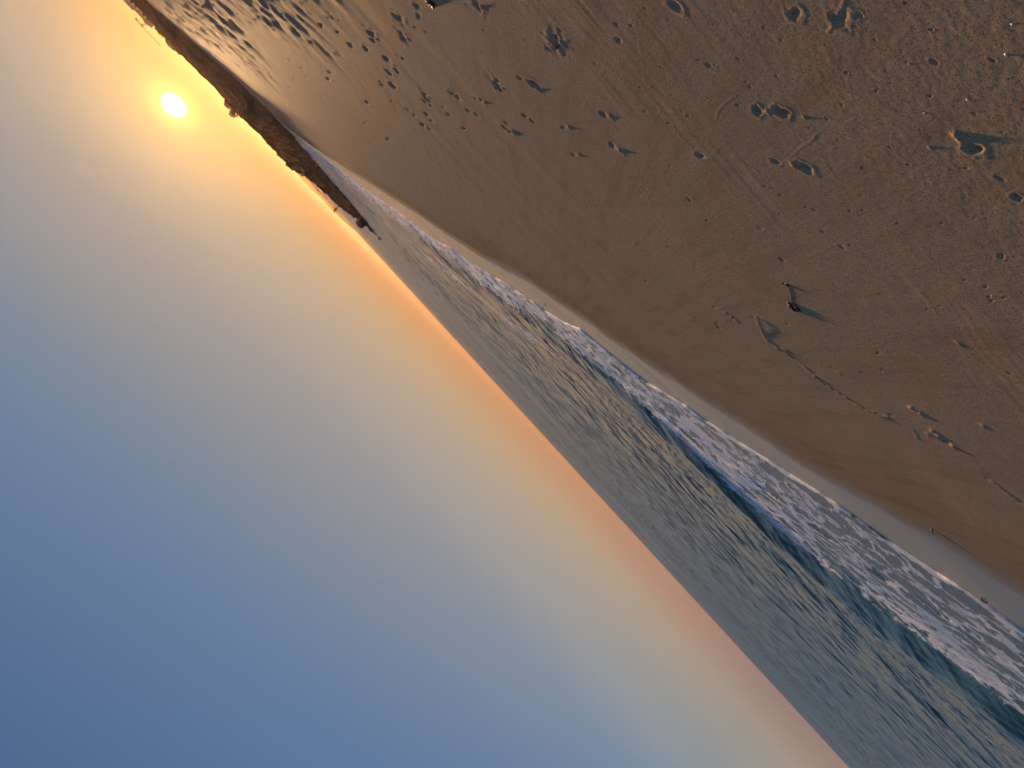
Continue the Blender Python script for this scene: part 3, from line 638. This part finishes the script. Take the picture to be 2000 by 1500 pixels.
def truss(bm, p0, p1, w, n, bar=0.09):
    p0, p1 = Vector(p0), Vector(p1); d_ = (p1-p0); ax = d_.normalized(); s_ = ax.orthogonal().normalized()*w/2; u = ax.cross(s_)
    cor = [s_+u, s_-u, -s_-u, -s_+u]
    for c_ in cor: tube(bm, [p0+c_, p1+c_], bar, 4)
    for i in range(n):
        a_, b_ = p0+d_*(i/n), p0+d_*((i+1)/n)
        for k in range(4): tube(bm, [a_+cor[k], b_+cor[(k+1) % 4]], bar*.7, 4)
hm = 14.8
bm = bmesh.new(); truss(bm, (0, 0, -2), (0, 0, hm), 1.0, 12); bm_obj('mast', bm, M_STEEL, cr)
bm = bmesh.new(); truss(bm, (0, 0, hm+.5), (-21, 0, hm+.8), .7, 18, .06); bm_obj('jib', bm, M_STEEL, cr)
bm = bmesh.new(); truss(bm, (0, 0, hm+.5), (7.5, 0, hm+.6), .8, 6, .1); j_ = bm_obj('counter_jib', bm, M_STEEL, cr)
bm = bmesh.new(); box(bm, 6.0, 7.8, -.7, .7, hm-.6, hm+1.1); bm_obj('counterweight', bm, M_CONC, j_)
bm = bmesh.new(); box(bm, -.8, .9, -1.4, -.55, hm-1.1, hm+.7); bm_obj('cab', bm, M_STEEL, cr)
bm = bmesh.new(); tube(bm, [(0, 0, hm), (0, 0, hm+2.2)], .25); tube(bm, [(0, 0, hm+2.2), (-14, 0, hm+1)], .05, 4); tube(bm, [(0, 0, hm+2.2), (7, 0, hm+.8)], .05, 4); bm_obj('tie_bars', bm, M_STEEL, cr)
tag(cr, 'thin tower crane with a long jib rising above the far houses', 'crane')

# ---------------------------------------------------------------- things lying on the sand
def blob(bm, c_, r_, seed, sq=(1, 1, 1), rough=0.4):
    v0 = len(bm.verts); res = bmesh.ops.create_icosphere(bm, subdivisions=3, radius=1)
    for v in res['verts']:
        n_ = v.co.normalized(); k = 1+rough*mnoise.noise(n_*2.1+Vector((seed, seed*2, 0)))+rough*.6*mnoise.noise(n_*5+Vector((seed, 0, 4)))
        v.co = Vector(c_)+Vector((n_.x*sq[0], n_.y*sq[1], n_.z*sq[2]))*r_*k
cx, cy_ = -1.290, 7.138; cz = ground(cx, cy_)
sw = empty('seaweed', (cx, cy_, cz))
bm = bmesh.new(); r_ = random.Random(5)
for k in range(9): blob(bm, (r_.uniform(-.045, .045), r_.uniform(-.06, .06), r_.uniform(-.012, .002)), r_.uniform(.02, .032), k, (1, 1, .36), .7)
for k in range(14):
    a_ = r_.uniform(0, 6.28); p0 = Vector((.035*math.cos(a_), .045*math.sin(a_), .01)); p1 = p0+Vector((.035*math.cos(a_+.6), .045*math.sin(a_+.6), r_.uniform(-.010, .002))); p2 = p1+Vector((.02*math.cos(a_+1.4), .02*math.sin(a_+1.4), -.012))
    tube(bm, [p0, p1, p2], [.009, .007, .003], 6)
bm_obj('frond_clump', bm, M_WEED, sw, smooth=True)
bx0, by0 = -1.045, 6.803; bz0 = ground(bx0, by0)
bm = bmesh.new(); blob(bm, (bx0-cx, by0-cy_, bz0-cz+.000), .026, 31, (.9, 1.15, .38), .3); blob(bm, (bx0-cx+.03, by0-cy_+.05, bz0-cz+.006), .011, 32, (1, 1, .8), .3)
bm_obj('float_bulb', bm, M_WEED, sw, smooth=True)
bm = bmesh.new(); pts = []
for k in range(9):
    f_ = k/8; x = (bx0-cx)*f_ + .012*math.sin(f_*6); y = (by0-cy_)*f_+.01*math.sin(f_*9+1); pts.append((x, y, ground(cx+x, cy_+y)-cz+.001))
tube(bm, pts, .0026, 6); s_ = bm_obj('stalk', bm, M_STEM, sw, smooth=True)
tag(sw, 'black seaweed clump joined by a thin stalk to a small black bulb', 'seaweed')
# red-brown weed at the frame edge
rx, ry = 3.60, 7.89; rz_ = ground(rx, ry); bm = bmesh.new(); r_ = random.Random(8)
for k in range(12): blob(bm, (r_.uniform(-.06, .06), r_.uniform(-.05, .05), r_.uniform(.006, .035)), r_.uniform(.016, .03), k+40, (1, 1, .7), .7)
for k in range(18):
    a_ = r_.uniform(0, 6.28); p0 = Vector((.04*math.cos(a_), .04*math.sin(a_), .025)); p1 = p0+Vector((.04*math.cos(a_+.4), .04*math.sin(a_+.4), r_.uniform(-.02, .015))); tube(bm, [p0, p1, p1+Vector((.015, .01, -.01))], [.008, .006, .003], 6)
o = bm_obj('seaweed', bm, M_REDWEED, None, (rx, ry, rz_-0.012), True); tag(o, 'dark reddish brown seaweed tuft half out of the picture at the sand edge', 'seaweed')
# half buried stem
P = [p_ for pl, _, _ in RIDGE[4:5] for p_ in pl]; P = np.array(P); bm = bmesh.new(); pts = []
for s_ in np.linspace(0, len(P)-1, 30):
    x, y = np.interp(s_, range(len(P)), P[:, 0]), np.interp(s_, range(len(P)), P[:, 1]); pts.append((x, y, ground(x, y)+.006+.006*math.sin(s_*2.1)))
tube(bm, pts, [.003+.002*math.sin(k*.7)**2 for k in range(30)], 7); o = bm_obj('plant_stem', bm, M_STEM, None, None, True)
tag(o, 'thin bent tan stem lying at the head of the raised sand track', 'stem')
# shell bits
sh0 = None
PL = ['round white shell bit, largest of those near the sand edge', 'small white shell bit farthest along the sand edge from the footprints', 'tan shell bit lying alone between footprint and edge', 'pale shell bit standing out near the thin curved ridge', None, None, None, None,
      'pale shell bit beside a cluster of dark little holes', 'tiny pale shell bit on the damp sand closest to the water', 'pale sliver of shell above the tall sand mound, first of two', 'pale sliver of shell above the tall sand mound, second of two']
for i, (x, y, z) in enumerate(PEB):
    if sh0 is None:
        bm = bmesh.new(); blob(bm, (0, 0, 0), .0065, 3, (1.25, .9, .28), .35); sh0 = bm_obj('shell_fragment', bm, M_SHELL, None, None, True); o = sh0
    else:
        o = sh0.copy(); C.objects.link(o)
    o.location = (x, y, ground(x, y)+.0006); s_ = (1.0, .75, .9, .9, .8, .7, .9, 1.0, 1.0, 1.0, .9, .8)[i]; o.scale = (s_, s_, s_); o.rotation_euler = (0.2, 0.1, i*1.3)
    tag(o, PL[i] or 'small pale shell bit scattered on the sand between the seaweed and the clods', 'shell', 'pale shell bits on the sand')
# dark twigs near the water
for (x, y, L, rz2, lb) in ((-7.12, 10.99, .11, .5, 'short dark twig on the wet sand at the water edge nearest the camera'), (1.27, 25.7, .2, 1.2, 'dark twig on the shiny wet strip far along the beach'), (-5.30, 10.018, .11, 2.0, 'dark twig on the line between wet and dry sand')):
    bm = bmesh.new(); tube(bm, [(-L/2, 0, .008), (0, .02, .018), (L/2, -.01, .01)], [.008, .012, .006], 6); tube(bm, [(0, .02, .018), (L*.2, .06, .03)], [.007, .004], 6)
    o = bm_obj('twig', bm, M_BARK, None, (x, y, ground(x, y)), True); o.rotation_euler = (0, 0, rz2); tag(o, lb, 'twig')

# ---------------------------------------------------------------- sea air
M_HAZE = bpy.data.materials.new('haze'); M_HAZE.use_nodes = True
hn = M_HAZE.node_tree; hn.nodes.remove(hn.nodes['Principled BSDF']); pv = hn.nodes.new('ShaderNodeVolumePrincipled')
pv.inputs['Color'].default_value = (0.98, 0.66, 0.42, 1); pv.inputs['Density'].default_value = 0.000025; pv.inputs['Anisotropy'].default_value = 0.80
hn.links.new(pv.outputs[0], hn.nodes['Material Output'].inputs['Volume'])
bm = bmesh.new(); box(bm, -4100, 4100, -1500, 4200, -6, 24)
hz = bm_obj('haze', bm, M_HAZE); tag(hz, kind='stuff')
# ---------------------------------------------------------------- camera
cam = bpy.data.cameras.new('camera'); co = bpy.data.objects.new('camera', cam); C.objects.link(co)
cam.sensor_fit = 'HORIZONTAL'; cam.sensor_width = 36; cam.lens = 36*F_PX/2000; cam.clip_start = 0.05; cam.clip_end = 30000
Fv = Vector((0, math.cos(PITCH), -math.sin(PITCH))); Uv = Vector((0, math.sin(PITCH), math.cos(PITCH))); Rv = Vector((1, 0, 0))
cxv = Rv*-0.6769 + Uv*-0.7361; cyv = Rv*0.7361 + Uv*-0.6769
M = Matrix((cxv, cyv, -Fv)).transposed().to_4x4(); M.translation = (0, 0, EYE); co.matrix_world = M
bpy.context.scene.camera = co
# ---------------------------------------------------------------- light
S = Vector((math.sin(SUN_AZ)*math.cos(SUN_EL), math.cos(SUN_AZ)*math.cos(SUN_EL), math.sin(SUN_EL)))
sun = bpy.data.lights.new('sun', 'SUN'); sun.energy = 5.0; sun.angle = math.radians(1.6); sun.color = (1.0, 0.58, 0.27)
so = bpy.data.objects.new('sun', sun); C.objects.link(so); so.rotation_euler = (-S).to_track_quat('-Z', 'Y').to_euler()
w = bpy.data.worlds.new('World'); bpy.context.scene.world = w; w.use_nodes = True
t = NT(w.node_tree); bg = w.node_tree.nodes['Background']
d = t.n.new('ShaderNodeTexCoord').outputs['Generated']
dn = t.n.new('ShaderNodeVectorMath'); dn.operation = 'NORMALIZE'; t.put(dn.inputs[0], d); d = dn.outputs[0]
sp = t.n.new('ShaderNodeSeparateXYZ'); t.put(sp.inputs[0], d)
dt = t.n.new('ShaderNodeVectorMath'); dt.operation = 'DOT_PRODUCT'; t.put(dt.inputs[0], d); dt.inputs[1].default_value = S
cosg = dt.outputs['Value']
def ramp(stops):
    r = t.n.new('ShaderNodeValToRGB'); e = r.color_ramp.elements; r.color_ramp.interpolation = 'EASE' if False else 'LINEAR'
    while len(e) < len(stops): e.new(0.5)
    for el, (p_, c_) in zip(e, stops): el.position = p_; el.color = srgb(*c_)
    t.put(r.inputs[0], sp.outputs['Z']); return r.outputs[0]
away = ramp([(0, (147, 126, 119)), (.02, (156, 134, 124)), (.045, (160, 147, 134)), (.075, (154, 149, 143)), (.10, (145, 147, 148)), (.14, (138, 147, 157)), (.2, (110, 136, 162)), (.3, (93, 122, 162)), (.42, (84, 114, 158)), (.64, (76, 101, 142)), (1, (58, 80, 118))])
near = ramp([(0, (219, 149, 94)), (.02, (221, 160, 104)), (.05, (209, 170, 126)), (.08, (199, 170, 138)), (.12, (186, 167, 145)), (.2, (167, 155, 146)), (.28, (152, 149, 146)), (.36, (130, 140, 152)), (.43, (115, 134, 157)), (.64, (84, 108, 145)), (1, (58, 80, 118))])
skyc = t.mix(t.ramp01(cosg, 0.52, 1.04, False), away, near)
sv = t.n.new('ShaderNodeVectorMath'); sv.operation = 'SUBTRACT'; t.put(sv.inputs[0], d); sv.inputs[1].default_value = S
sv2 = t.n.new('ShaderNodeVectorMath'); sv2.operation = 'MULTIPLY'; t.put(sv2.inputs[0], sv.outputs[0]); sv2.inputs[1].default_value = (1, 1, 1.32)   # low sun, flattened
sl2 = t.n.new('ShaderNodeVectorMath'); sl2.operation = 'DOT_PRODUCT'; t.put(sl2.inputs[0], sv2.outputs[0]); t.put(sl2.inputs[1], sv2.outputs[0])
x1 = t.math('MULTIPLY', sl2.outputs['Value'], 0.5)
def glow(col, amp, deg):
    k = 2/math.radians(deg)**2
    g = t.math('MULTIPLY', t.math('EXPONENT', t.math('MULTIPLY', x1, -k)), amp)
    n = t.n.new('ShaderNodeVectorMath'); n.operation = 'SCALE'; n.inputs[0].default_value = col; t.put(n.inputs['Scale'], g); return n.outputs[0]
out = skyc
for col, amp, deg in (((1.0, .60, .16), 0.10, 12.0), ((1.0, .50, .04), 0.40, 5.4), ((1.0, .80, .08), 0.65, 1.5), ((1.0, .95, .7), 16.0, 0.46)):
    n = t.n.new('ShaderNodeVectorMath'); n.operation = 'ADD'; t.put(n.inputs[0], out); t.put(n.inputs[1], glow(col, amp, deg)); out = n.outputs[0]
t.put(bg.inputs['Color'], out); bg.inputs['Strength'].default_value = 0.5
sc = bpy.context.scene
sc.cycles.use_denoising = True
sc.view_settings.view_transform = 'Standard'; sc.view_settings.look = 'None'; sc.view_settings.exposure = 1.0; sc.view_settings.gamma = 1
